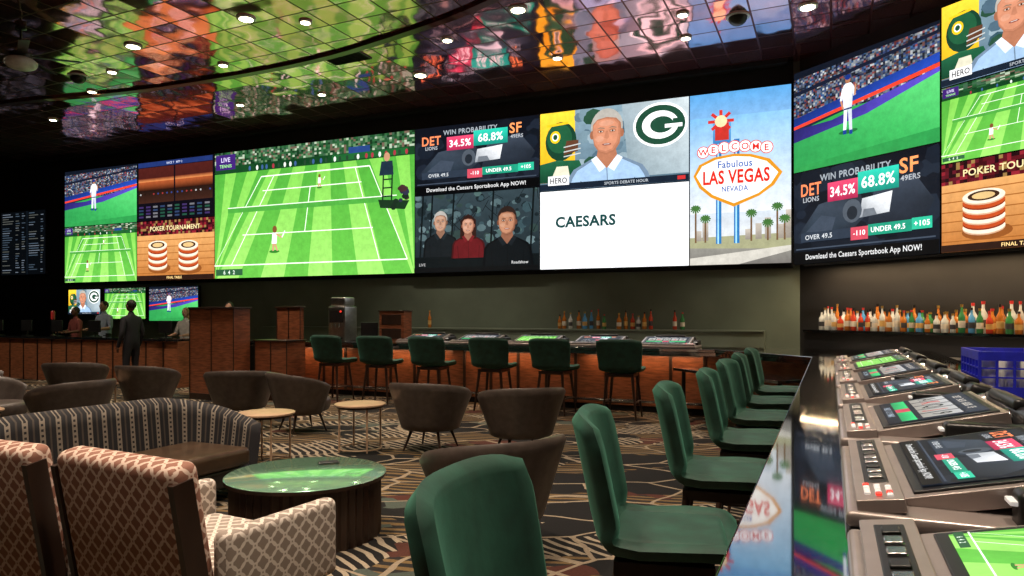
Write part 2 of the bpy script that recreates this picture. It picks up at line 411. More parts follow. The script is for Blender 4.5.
CROWD = ['#2b3550', '#56606e', '#7f878e', '#b9bdc0', '#384a7a', '#6b4a44', '#20242c', '#6d7690', '#904848', '#3a5f8a', '#2a3040']
def p_tennis(c, big=True):
    c.rect(0, 0, 1, 1, '#58b03c')
    n = 18
    for i in range(n):
        a, b2 = -.6+2.2*i/n, -.6+2.2*(i+1)/n
        T = lambda x: .55+(x-.5)*.5
        cc = ('#98d868', '#7cc650') if i % 2 else ('#64b846', '#4ca038')
        c.poly([(a, 0), (b2, 0), (T(b2), .84), (T(a), .84)], None, [cc[0], cc[0], cc[1], cc[1]], True)
    c.k += 1
    c.rect(0, .83, 1, 1, '#14401f')
    c.cells(0, .89, 1, 1, 90 if big else 34, 7, ['#1c4a28', '#2c5c36', '#5c7f5a', '#a8b8a0', '#3b5a44', '#12301a', '#6a584a', '#24502e'])
    c.rect(.22, .84, .6, .89, '#0f3a1c'); c.rect(.62, .84, .97, .885, '#1d5a2c'); c.rect(.7, .885, .8, .93, '#25407a')
    for i in range(26 if big else 10): c.ell(.2+.8*i/(26 if big else 10)+random.uniform(-.01, .01), .855, .012, .02, random.choice(['#3a5a8a', '#dfe6dc', '#22402a', '#a03040']), 8)
    def C(u, v):
        y = .10+.68*(1-(1-v)**1.35); hw = .50*(1-v)+.27*v
        return (.47+u*hw+.06*v, y)
    def L(a, b2, w=.007): c.line(*C(*a), *C(*b2), w, '#f3fbea')
    for u in (-1, -.75, .75, 1): L((u, 0), (u, 1))
    for v in (0, 1): L((-1, v), (1, v), .009)
    for v in (.27, .74): L((-.75, v), (.75, v))
    L((0, .27), (0, .74))
    a, b2 = C(-1.1, .5), C(1.1, .5)
    c.poly([a, b2, (b2[0], b2[1]+.04), (a[0], a[1]+.04)], '#4a9c3c')
    c.line(a[0], a[1]+.04, b2[0], b2[1]+.04, .007, '#e8f4e0')
    for (px, py, s) in ((.33, .2, 1.), (.56, .66, .5)):
        c.ell(px, py-.005, .05*s, .012*s, '#2f7a2a')
        c.poly([(px-.012*s, py), (px-.002*s, py), (px, py+.06*s), (px-.01*s, py+.06*s)], '#c89874')
        c.poly([(px+.012*s, py+.0), (px+.02*s, py+.0), (px+.008*s, py+.06*s), (px-.004*s, py+.06*s)], '#c89874')
        c.poly([(px-.014*s, py+.055*s), (px+.012*s, py+.055*s), (px+.014*s, py+.14*s), (px-.01*s, py+.14*s)], '#ffffff')
        c.line(px+.01*s, py+.13*s, px+.04*s, py+.10*s, .014*s, '#c89874')
        c.line(px+.04*s, py+.10*s, px+.055*s, py+.15*s, .01*s, '#f7f7f7')
        c.ell(px+.002*s, py+.165*s, .022*s, .028*s, '#7a4b2c', 12)
    if big:
        for x in (.86, .90): c.line(x, .50, x+.005, .76, .012, '#10241a')
        for y in (.55, .61, .67): c.line(.86, y, .905, y, .01, '#10241a')
        c.poly([(.845, .70), (.91, .70), (.905, .80), (.855, .80)], '#1c2c3a'); c.ell(.88, .83, .026, .032, '#b98a6a', 12)
        c.poly([(.85, .47), (.96, .45), (.98, .51), (.84, .53)], '#18301c')
        c.blobs(.88, .47, .97, .60, 12, .015, .035, ['#2b2b40', '#18281c', '#402a2a', '#30405a'])
    c.rect(.01, .86, .12, .98, '#3b1f6b'); c.text('LIVE', .065, .94, .035, '#d8d0f0', .08); c.text('TENNIS', .065, .89, .025, '#9be08a', .09)
    c.rect(.01, .02, .16, .07, '#2e5a3a'); c.text('6  4  2', .085, .045, .03, '#e0f0e0', .12)

def p_baseball(c):
    c.rect(0, 0, 1, 1, '#2f9a46')
    c.poly([(0, .40), (1, .62), (1, 1), (0, 1)], '#1c2434')
    c.cells(0, .50, 1, .98, 70, 26, CROWD, .0, .7)
    c.poly([(0, .76), (1, .90), (1, .93), (0, .80)], '#141a2c'); c.poly([(0, .93), (1, .97), (1, 1), (0, 1)], '#0e1420')
    c.poly([(0, .46), (1, .66), (1, .74), (0, .54)], None, ['#1a2f7a', '#2448b0', '#1d3f9a', '#16286a'])
    c.poly([(0, .43), (1, .62), (1, .655), (0, .46)], '#e8402c')
    c.poly([(0, .24), (.35, .32), (1, .58), (1, .62), (.3, .43), (0, .43)], None, ['#2a2468', '#3a2f8a', '#5a4ac0', '#5a4ac0', '#2f2a78', '#241f5a'])
    c.poly([(0, 0), (1, 0), (1, .58), (.55, .40), (0, .30)], None, ['#2a8f48', '#38a854', '#58c870', '#40b05c', '#2c8f4a'])
    c.poly([(0, 0), (1, 0), (1, .12), (0, .05)], '#2c8f47')
    x = .42
    c.ell(x, .28, .10, .02, '#1f6a34')
    c.poly([(x-.035, .28), (x-.014, .28), (x-.004, .50), (x-.03, .50)], '#e8ecf4'); c.poly([(x+.010, .27), (x+.030, .27), (x+.026, .50), (x-.002, .50)], '#c8cedb')
    c.rect(x-.036, .26, x-.012, .30, '#1a3a8a'); c.rect(x+.010, .25, x+.032, .29, '#1a3a8a')
    c.poly([(x-.032, .49), (x+.028, .49), (x+.038, .70), (x+.02, .73), (x-.02, .73), (x-.038, .70)], None, ['#dfe3ef', '#c3c9d8', '#c9cfdd', '#eef0f6', '#ffffff', '#f4f6fb']); c.rect(x-.03, .485, x+.028, .50, '#203060')
    c.line(x-.034, .69, x-.05, .58, .026, '#e9edf6'); c.line(x-.05, .58, x-.035, .50, .02, '#b97f5e'); c.line(x+.034, .69, x+.048, .60, .026, '#d9dde6'); c.line(x+.048, .60, x+.055, .70, .018, '#b97f5e')
    c.ell(x, .765, .028, .038, '#a97252', 14); c.ell(x, .785, .032, .025, '#16307a', 14)

def p_odds(c):
    c.rect(0, 0, 1, 1, '#141a24', '#0b0f18')
    c.blobs(0, .15, 1, .95, 60, .06, .16, ['#151c27', '#1a212d', '#11161f', '#1d2531', '#0e131b'])
    c.poly([(.03, .3), (.2, .62), (.5, .7), (.55, .45), (.42, .26), (.1, .24)], None, ['#1c222c', '#38424f', '#20262f', '#2c343f', '#181d26', '#22303c'])
    c.poly([(.55, .3), (.6, .68), (.85, .78), (.97, .5), (.9, .28)], None, ['#1b2029', '#323b48', '#3b4452', '#20262f', '#181d26'])
    c.poly([(.1, .34), (.22, .5), (.33, .46), (.3, .32)], '#3a4452')
    c.text('WIN PROBABILITY', .46, .90, .07, '#9aa2aa', .5)
    c.text('DET', .14, .80, .13, '#ff8b5a', .16); c.text('SF', .82, .86, .14, '#ff9a5c', .12)
    c.text('LIONS', .14, .69, .05, '#a8acb2', .14); c.text('49ERS', .83, .74, .05, '#a8acb2', .14)
    c.rect(.27, .63, .49, .83, '#a3234a', '#e0486e'); c.text('34.5%', .38, .73, .10, '#ffffff', .18)
    c.rect(.49, .66, .76, .88, '#128070', '#2cc7ac'); c.text('68.8%', .625, .77, .11, '#ffffff', .22)
    c.poly([(.5, .42), (.7, .44), (.72, .64), (.52, .61)], None, ['#8a9098', '#c9ccd0', '#f2f4f6', '#b8bcc0']); c.poly([(.52, .42), (.62, .43), (.6, .50), (.53, .50)], '#6a7078')
    c.ell(.45, .50, .11, .12, '#4a525c', 16); c.ell(.45, .48, .06, .07, '#20262e', 16)
    c.rect(.06, .23, .44, .33, '#2a3442'); c.rect(.44, .20, .56, .33, '#c6485a'); c.rect(.56, .23, .84, .34, '#1d8f72'); c.rect(.84, .24, .96, .35, '#2bb38f')
    c.text('OVER 49.5', .2, .28, .05, '#c2c6ca', .25); c.text('-110', .5, .27, .05, '#ffffff', .1); c.text('UNDER 49.5', .69, .285, .05, '#ffffff', .22); c.text('+105', .9, .295, .05, '#ffffff', .1)
    c.rect(.02, .15, .98, .165, '#3c4654')
    c.rect(0, 0, 1, .13, '#050608'); c.text('Download the Caesars Sportsbook App NOW!', .5, .07, .055, '#d2d2d2', .8)

def p_face(c, cx, cy, s, skin, hair, shirt, dark='#3a241a', long=False, coll='#ffffff', sh='#9a6248'):
    k = c.h/c.w
    X = lambda d: cx+d*s*k
    Y = lambda d: cy+d*s
    def mixc(a, b2, f):
        a = a.lstrip('#'); b2 = b2.lstrip('#')
        return '#'+''.join('%02x' % int(int(a[i:i+2], 16)*(1-f)+int(b2[i:i+2], 16)*f) for i in (0, 2, 4))
    s2 = mixc(shirt, '#000000', .3)
    body = [(-2.0, -3.4), (-1.85, -1.9), (-1.6, -1.55), (-.5, -1.0), (.5, -1.0), (1.65, -1.55), (1.9, -1.9), (2.1, -3.4)]
    c.poly([(X(a), Y(b2)) for a, b2 in body], s2)
    c.poly([(X(a*.9), Y(b2-.08 if b2 > -3 else b2)) for a, b2 in body], shirt)
    c.line(X(0), Y(-1.6), X(.05), Y(-3.4), .05*s, s2); c.line(X(-1.25), Y(-2.1), X(-1.15), Y(-3.4), .06*s, s2); c.line(X(1.3), Y(-2.1), X(1.25), Y(-3.4), .06*s, s2)
    if long: c.poly([(X(-.95), Y(-1.4)), (X(-.9), Y(.6)), (X(0), Y(1.25)), (X(.9), Y(.6)), (X(.95), Y(-1.4))], hair)
    c.poly([(X(-.4), Y(-.6)), (X(.4), Y(-.6)), (X(.5), Y(-1.1)), (X(0), Y(-1.6)), (X(-.5), Y(-1.1))], mixc(skin, sh, .6))
    c.poly([(X(-.5), Y(-1.0)), (X(-.05), Y(-1.55)), (X(-.35), Y(-1.75)), (X(-.75), Y(-1.15))], coll); c.poly([(X(.5), Y(-1.0)), (X(.05), Y(-1.55)), (X(.35), Y(-1.75)), (X(.75), Y(-1.15))], coll)
    c.ell(cx, Y(.32), .76*s, .84*s, hair, 24)
    c.ell(X(-.70), Y(-.02), .11*s, .20*s, sh, 10); c.ell(X(.70), Y(-.02), .11*s, .20*s, sh, 10)
    F = [(-.66, .45), (-.45, .68), (0, .76), (.45, .68), (.66, .45), (.69, 0), (.60, -.5), (.36, -.85), (0, -.98), (-.36, -.85), (-.60, -.5), (-.69, 0)]
    for q, f in ((1., .75), (.93, .4), (.86, 0.)):
        c.poly([(X(a*q-(1-q)*.4), Y(b2*q+(1-q)*.2)) for a, b2 in F], mixc(skin, sh, f))
    c.ell(X(-.34), Y(-.22), .2*s, .15*s, mixc(skin, '#ffffff', .10), 12); c.ell(X(-.02), Y(.48), .36*s, .13*s, mixc(skin, '#ffffff', .10), 14)
    for d in (-.28, .28):
        c.ell(X(d), Y(.12), .17*s, .10*s, mixc(skin, sh, .6), 12)
        c.poly([(X(d-.19), Y(.24)), (X(d-.03), Y(.31)), (X(d+.18), Y(.26)), (X(d+.18), Y(.22)), (X(d-.03), Y(.26))], dark)
        c.ell(X(d), Y(.11), .10*s, .035*s, '#c8c0b8', 10); c.ell(X(d), Y(.11), .045*s, .04*s, '#20160f', 8)
    c.poly([(X(-.04), Y(.12)), (X(.05), Y(.12)), (X(.13), Y(-.18)), (X(.03), Y(-.25)), (X(-.12), Y(-.19))], mixc(skin, sh, .4))
    c.ell(cx, Y(-.50), .22*s, .055*s, '#8a4a40', 12); c.rect(X(-.13), Y(-.50), X(.13), Y(-.475), '#d7cfc8')

def p_hero(c):
    c.rect(0, 0, 1, 1, '#4e6676', '#7e98a6')
    c.rect(0, .1, .25, 1, '#e0a010', '#f7cf3a')
    c.blobs(.26, .15, .60, .95, 40, .05, .12, ['#4a6272', '#5b7382', '#6f8793', '#33505c', '#274a38', '#8ea2ac'])
    c.poly([(.62, .1), (1, .1), (1, 1), (.57, 1)], None, ['#7e9098', '#a3b2b9', '#c3ced2', '#93a3ab'])
    c.ell(.15, .62, .21, .25, '#153c2a'); c.ell(.14, .66, .17, .19, '#1f5638'); c.ell(.11, .68, .07, .08, '#f0c020', 16); c.ell(.11, .68, .045, .05, '#f4f4f0', 12); c.ell(.11, .68, .03, .035, '#1c4a34', 12); c.line(.05, .83, .2, .85, .03, '#f0c020')
    c.poly([(.17, .44), (.27, .48), (.275, .62), (.19, .62)], '#5c3a28')
    for y in (.42, .48, .54): c.line(.17, y, .29, y+.03, .014, '#c0c4c2')
    c.poly([(.0, .1), (.0, .34), (.12, .38), (.28, .36), (.34, .1)], None, ['#123c28', '#1f5a3c', '#2a6a48', '#1f5a3c', '#123c28']); c.poly([(.07, .1), (.12, .3), (.2, .3), (.22, .1)], '#d8d4bc')
    c.ell(.82, .70, .33, .27, '#ffffff', 28); c.ell(.82, .70, .30, .24, '#1e4634', 28); c.ell(.82, .70, .22, .17, '#ffffff', 28); c.ell(.83, .70, .14, .10, '#1e4634', 24)
    c.rect(.85, .655, .96, .70, '#ffffff'); c.rect(.90, .70, .975, .76, '#1e4634')
    p_face(c, .47, .66, .27, '#c88668', '#aaa59d', '#9cbadA', coll='#dce8f4', dark='#7a6a5a')
    c.rect(0, 0, 1, .08, '#16202e'); c.rect(.06, .06, .21, .18, '#f2f2f2'); c.text('HERO', .135, .12, .07, '#303030', .12)
    c.text('SPORTS DEBATE HOUR', .6, .04, .035, '#a9b0b6', .4); c.rect(.93, .02, .98, .065, '#c43030')

def p_caesars(c):
    c.rect(0, 0, 1, 1, '#f6f8fa'); c.text('CAESARS', .32, .60, .13, '#17403f', .46, bold=.035)

def p_vegas(c):
    c.rect(0, 0, 1, 1, '#dcdad4', '#5398d0')
    c.poly([(0, .30), (1, .30), (1, .86), (0, .86)], None, ['#d6dade', '#d6dade', '#82b6da', '#72acd8'])
    c.rect(0, 0, 1, .10, '#6e6a66', '#8a8880'); c.poly([(0, .10), (1, .08), (1, .17), (0, .16)], '#9a9a78'); c.poly([(0, 0), (.5, 0), (1, .07), (1, .10), (0, .04)], '#c2beb4')
    for (x, h2) in ((.06, .2), (.13, .25), (.56, .2), (.66, .23), (.75, .26), (.88, .22), (.95, .3)): c.rect(x, .14, x+.06, h2, '#8a8278', '#b5aca0')
    for (x, y) in ((.06, .34), (.16, .28), (.62, .30), (.87, .33), (.94, .26), (.78, .24)):
        c.line(x, .13, x, y, .010, '#6b5138')
        for a in range(0, 360, 30): c.line(x, y, x+.055*math.cos(rad(a)), y+.025*math.sin(rad(a))-.012, .008, '#3f6a34')
    c.rect(.27, .12, .325, .80, '#2a6ea8'); c.rect(.45, .12, .505, .72, '#2a6ea8'); c.rect(.285, .12, .30, .76, '#9cd1f0'); c.rect(.465, .12, .48, .70, '#9cd1f0')
    c.rect(.24, .70, .42, .84, '#3a78b0', '#5aa0d0'); c.rect(.26, .72, .40, .82, '#b83028')
    for a in range(0, 360, 45): c.line(.32, .83, .32+.13*math.cos(rad(a)), .83+.065*math.sin(rad(a)), .018, '#c5302a')
    c.ell(.32, .83, .035, .035, '#e8d0a0', 12)
    for i, ch in enumerate('WELCOME'):
        x = .14+i*.105; y = .655+.022*math.cos((i-3)*.5)
        c.ell(x, y, .036, .036, '#d03a2c', 16); c.ell(x, y, .031, .031, '#ffffff', 16); c.text(ch, x, y, .036, '#cf2a22')
    c.poly([(.04, .52), (.10, .585), (.25, .622), (.45, .635), (.62, .625), (.80, .59), (.92, .51), (.84, .44), (.70, .385), (.45, .33), (.22, .39), (.1, .45)], '#d08a20')
    c.poly([(.07, .52), (.13, .575), (.27, .608), (.45, .62), (.61, .61), (.77, .577), (.88, .51), (.81, .45), (.69, .40), (.45, .35), (.24, .405), (.13, .46)], '#fbf8f0')
    c.text('Fabulous', .46, .578, .04, '#2a5aa8', .34); c.text('LAS VEGAS', .47, .505, .075, '#d0281e', .66, bold=.03); c.text('NEVADA', .46, .435, .03, '#2a5aa8', .26)

def p_three(c):
    c.rect(0, 0, 1, 1, '#141c20', '#303e44')
    c.blobs(0, .3, 1, 1, 150, .02, .07, ['#26343a', '#34484e', '#1a2428', '#4c6064', '#2c3c3a', '#48605e', '#182226', '#5c7074'])
    for x in (.04, .12, .3, .62, .93): c.line(x, .1, x+.03, 1, .025, '#0d1416')
    for i in range(22):
        x = random.random(); y = .45+.5*random.random(); c.line(x, y, x+random.uniform(-.12, .12), y+.14, .008, '#0b1012')
    c.rect(0, 0, 1, .2, '#0c1214')
    p_face(c, .22, .64, .13, '#b08870', '#a4a09a', '#14191c', coll='#1c2428', sh='#6a4a3a')
    p_face(c, .45, .58, .12, '#b88870', '#2a1612', '#5a161a', long=True, coll='#6a1c20', sh='#7a4a3a')
    p_face(c, .76, .60, .17, '#b07c60', '#2a1e1a', '#0c1114', coll='#161c20', sh='#6a4030')
    c.rect(0, 0, 1, .06, '#0a0c0e'); c.text('LIVE', .07, .1, .035, '#a0a0a0'); c.text('Roadshow', .86, .1, .035, '#c0c0c0', .14)

def p_racing(c):
    c.rect(0, 0, 1, 1, '#0c0a12')
    for (x0, y0, x1, y1) in ((.02, .30, .49, .90), (.51, .30, .98, .90)):
        c.rect(x0, y0, x1, y1, '#2a1210', '#4a1c18')
        c.rect(x0, y0+.35*(y1-y0), x1, y0+.6*(y1-y0), '#1a0c0a', '#a3502a')
        c.rect(x0, y0+.6*(y1-y0), x1, y0+.7*(y1-y0), '#d0804a', '#5a2018')
        c.rect(x0, y0, x1, y0+.35*(y1-y0), '#3a2018', '#201410')
        for i in range(8):
            x = x0+(x1-x0)*(i+.5)/8; c.ell(x, y0+.25*(y1-y0), .02, .016, random.choice(['#20140e', '#a8a8a8', '#903030', '#30407a']), 8)
    for r in range(4):
        for i in range(10): c.rect(.03+i*.095, .05+r*.055, .09+i*.095, .08+r*.055, random.choice(['#2a3a5a', '#3a2a5a', '#204a3a', '#6a6a70']), None, True)
    c.k += 1
    c.rect(.02, .91, .98, .99, '#1d2f66'); c.text('RACE 7   MTP 3', .5, .95, .035, '#c0c8e0', .6)

def p_chips(c):
    c.rect(0, 0, 1, 1, '#b06a30', '#e0a868')
    for i in range(9): c.rect(0, i/9, 1, i/9+.012, '#9a5c28')
    c.cells(0, .76, 1, 1, 40, 6, ['#5a1420', '#88202c', '#3a0c12', '#907040', '#54121a', '#200a0e'])
    c.text('POKER TOURNAMENT', .5, .87, .075, '#e8d8a0', .9)
    for (x, b2) in ((.28, .24), (.68, .22)):
        c.ell(x+.02, b2-.04, .26, .09, '#8a4e22', 22)
        for i in range(7):
            y = b2+i*.055
            c.ell(x, y, .22, .08, '#7c2c18' if i % 2 else '#c8a080', 24); c.ell(x, y+.016, .22, .08, '#b4481f' if i % 2 else '#f2e0c8', 24)
        c.ell(x, y+.022, .165, .055, '#3a2418', 20); c.ell(x, y+.022, .12, .038, '#d6b47a', 18)
    c.rect(0, 0, 1, .08, '#2a1812'); c.text('FINAL TABLE', .5, .04, .04, '#ffd890', .5)

def p_board(c):
    c.rect(0, 0, 1, 1, '#05070a')
    for r in range(26):
        y = .97-r*.037
        for (x0, x1) in ((.04, .30), (.34, .44), (.48, .56), (.64, .88), (.9, .97)):
            if random.random() < .8:
                c.rect(x0, y-.012, x0+(x1-x0)*random.uniform(.4, 1), y, random.choice(['#3e4c5a', '#5c6570', '#4a4c48', '#36424e']), None, True)
        c.k += 1
    c.rect(.6, 0, .605, 1, '#1a2632')

def p_slot(c):
    c.rect(0, 0, 1, 1, '#101622', '#1c2434')
    c.rect(.03, .80, .97, .97, '#262f3e'); c.text('DET   34.5%   68.8%   SF', .5, .885, .08, '#c8c0b8', .85)
    c.rect(.03, .14, .97, .30, '#1b8a52', '#2cc070'); c.rect(.42, .14, .58, .30, '#b83850')
    for i in range(5):
        x = .05+i*.185; c.rect(x, .36, x+.16, .76, '#908c84', '#b0b0b0'); c.text('AKQJ9'[i], x+.08, .57, .2, '#b02020' if i % 2 else '#15151a')
    c.text('PLAY  1  2  3  MAX', .5, .07, .07, '#a9b8c8', .8)

# ------------------------------------------------------------------ plan frame
B = Vector((.414, .910)).normalized()
R = Vector((B.y, -B.x))
RZ_PAT = math.atan2(-R.x, R.y)
RZ_BACK = math.atan2(-B.x, B.y)
E0 = Vector((-.236, 0))
def E(t, off=0.): return E0+B*t+R*off
A0 = Vector((-14.5, 22.7)); C0 = Vector((5.62, 14.0))
dW = (C0-A0).normalized(); nW = Vector((dW.y, -dW.x))
if nW.y > 0: nW = -nW
dR = Vector((.52, -1)).normalized(); nR = Vector((dR.y, -dR.x))
if nR.x > 0: nR = -nR
ZC = 6.72
W_L = A0-dW*4.1-nW*.15
R_END = C0+dR*10-nR*.15
Cw = Vector((5.80, 14.10))

# ------------------------------------------------------------------ room shell
per = [W_L, Cw, R_END, Vector((R_END.x, -4)), Vector((-26.5, -4))]
def wall(name, p, q, mat, th=.2, z0=0., z1=ZC):
    d = (q-p).normalized(); n = Vector((d.y, -d.x))
    cen = Vector((-3, 8))
    if (cen-(p+q)/2).dot(n) > 0: n = -n
    m = MB(); m.prism([p, q, q+n*th, p+n*th], z0, z1, mat); return m.build(name, smooth=False)
wall('wall_back', W_L, Cw, M_WALLG); wall('wall_right', Cw, R_END, M_WALLK)
wall('wall_side', R_END, per[3], M_WALLK); wall('wall_front', per[3], per[4], M_WALLD); wall('wall_left', per[4], W_L, M_WALLD)
m = MB(); m.prism(per, -.1, 0, M_CARPET); m.build('floor', smooth=False)
m = MB(); m.prism(per, ZC, ZC+.1, M_CEIL); m.build('ceiling', smooth=False)
m = MB()
p, q = A0-dW*4.0-nW*.145, C0-nW*.145
m.prism([p, q, q+nW*.03, p+nW*.03], 2.55, ZC-.01, M_BLACKM)
p, q = A0-dW*4.0-nW*.145, A0-dW*.0-nW*.145
m.prism([p, q, q+nW*.03, p+nW*.03], .0, 2.55, M_WALLD); m.build('trim_1', smooth=False)

pts = [Vector((-20, 20.5)), Vector((-16, 18.6)), Vector((-12.3, 16.8)), Vector((-9, 16.1)), Vector((-5.8, 14.9)), Vector((-3.7, 13.9)), Vector((-2.04, 12.75)), Vector((-.53, 11.6)), Vector((1.2, 9.6)), Vector((2.2, 7.5)), Vector((2.8, 5))]
def smoothp(P, it=2):
    for _ in range(it):
        Q = [P[0]]
        for a, b2 in zip(P[:-1], P[1:]): Q += [a*.75+b2*.25, a*.25+b2*.75]
        Q.append(P[-1]); P = Q
    return P
sp = smoothp(pts)
def ribbon(mb, path, w, z0, z1, mat):
    L = []; Rr = []
    for i, p in enumerate(path):
        d = (path[min(i+1, len(path)-1)]-path[max(i-1, 0)]).normalized(); n = Vector((-d.y, d.x))
        L.append(p+n*w/2); Rr.append(p-n*w/2)
    for i in range(len(path)-1):
        mb.prism([Rr[i], Rr[i+1], L[i+1], L[i]], z0, z1, mat)
m = MB(); ribbon(m, sp, .16, ZC-.05, ZC-.001, M_BRONZE); m.build('trim_2')
m = MB(); p, q = A0-dW*3.8+nW*.12, C0+nW*.12-dW*.1
m.prism([p, q, q-nW*.22, p-nW*.22], ZC-.08, ZC-.002, M_BLACKM); m.build('trim_3', smooth=False)

# ------------------------------------------------------------------ video wall
def screen(P0, d, u0, u1, z0, z1, painter, name='led_video_screen', body=.1):
    c = Canvas(u1-u0-.006, z1-z0-.006, body); painter(c)
    o = inst(name, c.mesh(name), (P0.x+d.x*u0, P0.y+d.y*u0, z0), math.atan2(d.y, d.x)); return o
U = [0, 3.32, 6.49, 13.16, 16.5, 19.89, 21.90]
z0, zm, z1 = 2.64, 4.44, 6.24
screen(A0, dW, U[0], U[1], zm, z1, p_baseball); screen(A0, dW, U[0], U[1], z0, zm, lambda c: p_tennis(c, False))
screen(A0, dW, U[1], U[2], zm, z1, p_racing); screen(A0, dW, U[1], U[2], z0, zm, p_chips)
screen(A0, dW, U[2], U[3], z0, z1, p_tennis)
screen(A0, dW, U[3], U[4], zm+.12, z1, p_odds); screen(A0, dW, U[3], U[4], z0, zm+.12, p_three)
screen(A0, dW, U[4], U[5], zm, z1, p_hero); screen(A0, dW, U[4], U[5], z0, zm, p_caesars)
screen(A0, dW, U[5], U[6], z0, z1, p_vegas)
s0 = C0+dR*.02
screen(s0, dR, 0, 2.92, 4.42, 6.42, p_baseball); screen(s0, dR, 0, 2.92, 2.6, 4.42, p_odds)
screen(s0, dR, 2.93, 5.25, 5.28, 6.6, p_hero); screen(s0, dR, 2.93, 5.25, 4.04, 5.28, lambda c: p_tennis(c, False)); screen(s0, dR, 2.93, 5.25, 2.6, 4.04, p_chips)
screen(A0, dW, -3.3, -.95, 2.95, 5.1, p_board, 'odds_board')
nS = A0+nW*.05
screen(nS, dW, .25, 1.75, 1.62, 2.42, p_hero, 'wall_television'); screen(nS, dW, 1.95, 3.75, 1.48, 2.44, lambda c: p_tennis(c, False), 'wall_television'); screen(nS, dW, 3.9, 5.9, 1.42, 2.46, p_baseball, 'wall_television')

# ------------------------------------------------------------------ the L-shaped bar
K = E(11.14)
Lf = K-R*10.9
def Lpoly(i0, i1):
    k = 1.4
    return [E(-1.5, i0), K-B*(k-i0*.4)+R*i0, K-R*(k-i0*.4)+B*i0, Lf+B*i0, Lf+B*min(i1, .9), K+R*i1+B*.9, E(-1.5, i1)]
m = MB()
m.prism(Lpoly(0, 1.58), 1.02, 1.07, M_GRAN)
m.prism(Lpoly(.03, 1.55), .96, 1.02, M_GRAN)
m.prism(Lpoly(.34, 1.45), .1, .96, M_WOODH)
m.prism(Lpoly(.38, 1.40), 0, .1, M_BLACKM)
for i in range(18):
    p = K-R*(1.6+i*.54)+B*.33
    m.box((p.x, p.y, .53), (.05, .03, .84), M_DWOOD, (0, 0, RZ_BACK))
for i in range(20):
    p = E(-1+i*.54, .33); m.box((p.x, p.y, .53), (.05, .03, .84), M_DWOOD, (0, 0, RZ_PAT))
rail = [E(-1.4, .12), K-B*1.3+R*.12, K-R*1.3+B*.12, Lf+B*.12]
for a, b2 in zip(rail[:-1], rail[1:]): m.cyl((a.x, a.y, .2), (b2.x, b2.y, .2), .022, .022, M_CHROME, 8)
for i in range(10):
    for p, q in ((E(-1+i*1.1, .12), E(-1+i*1.1, .4)), (K-R*(1.6+i*1.0)+B*.12, K-R*(1.6+i*1.0)+B*.4)):
        m.cyl((p.x, p.y, .2), (q.x, q.y, .2), .012, .012, M_CHROME, 6)
m.build('bar_counter', bevel=.006)
m = MB()
for i in range(4):
    p = K-R*(2.6+i*2.3)+B*.2; m.box((p.x, p.y, .95), (1.9, .04, .018), M_WHITE, (0, 0, RZ_BACK))
    l = bpy.data.lights.new('under_counter_strip_lamp', 'AREA'); l.shape = 'RECTANGLE'; l.size = 1.9; l.size_y = .04; l.energy = 5; l.color = (1, .55, .28)
    lo = bpy.data.objects.new('under_counter_strip_lamp', l); COL.objects.link(lo); lo.location = (p.x, p.y, .935); lo.rotation_euler = Euler((rad(10), 0, RZ_BACK))
m.build('under_counter_light_strip')
m = MB()
a, b2 = K-B*1.45, K-R*1.45; dd = (b2-a).normalized(); nn_ = Vector((-dd.y, dd.x))
if nn_.y > 0: nn_ = -nn_
m.prism([a-dd*.1+nn_*.02, b2+dd*.1+nn_*.02, b2+dd*.1+nn_*.62, a-dd*.1+nn_*.62], .76, .80, M_GRAN)
for p in (a+nn_*.5, b2+nn_*.5): m.cyl((p.x, p.y, 0), (p.x, p.y, .76), .03, .03, M_BLACK); m.cyl((p.x, p.y, 0), (p.x, p.y, .02), .15, .15, M_BLACK, 16)
m.build('lowered_bar_table', bevel=.004)

# bar-top gaming machines
def machine_mesh():
    m = MB()
    m.rbox((0, .31, .02), (.98, .64, .04), .015, M_CHAMP)
    m.box((0, .07, .055), (.94, .11, .035), M_CHAMP, (rad(8), 0, 0))
    m.box((-.07, .07, .068), (.70, .06, .014), M_BLACK, (rad(8), 0, 0))
    for i in range(9):
        m.box((-.36+i*.072, .07, .076), (.045, .036, .012), M_CHROME if i % 3 else M_BLACK, (rad(8), 0, 0))
    for i in range(4):
        for j in range(3): m.box((.34+i*.03, .04+j*.026, .078), (.018, .015, .008), M_REDL if (i+j) % 4 == 0 else M_WHL, (rad(8), 0, 0))
    m.box((-.03, .355, .085), (.80, .46, .05), M_CHAMP, (rad(13), 0, 0))
    m.box((-.03, .355, .095), (.74, .41, .045), M_BLACK, (rad(13), 0, 0))
    m.rbox((-.03, .69, .085), (.84, .16, .14), .03, M_BLACK, (rad(-16), 0, 0))
    m.rbox((-.03, .655, .165), (.50, .08, .05), .02, M_BLACK, (rad(-16), 0, 0))
    m.cyl((.2, .61, .12), (.2, .58, .115), .035, .035, M_CHROME, 16); m.cyl((.2, .582, .1155), (.2, .575, .114), .026, .026, M_BLACK, 16)
    m.cyl((-.28, .61, .12), (-.28, .575, .115), .05, .045, M_CHROME, 16); m.cyl((-.28, .577, .1155), (-.28, .57, .114), .035, .035, M_BLACK, 16)
    m.rbox((.43, .50, .07), (.09, .30, .10), .02, M_BLACK)
    m.box((.43, .345, .09), (.06, .02, .012), M_WHL)
    return m.mesh('bar_top_gaming_machine')
MM = machine_mesh()
def disp(p):
    c = Canvas(.68, .36, 0, .00012); p(c); return c.mesh('display')
D1 = disp(p_slot); D2 = disp(lambda c: p_tennis(c, False)); D3 = disp(p_odds)
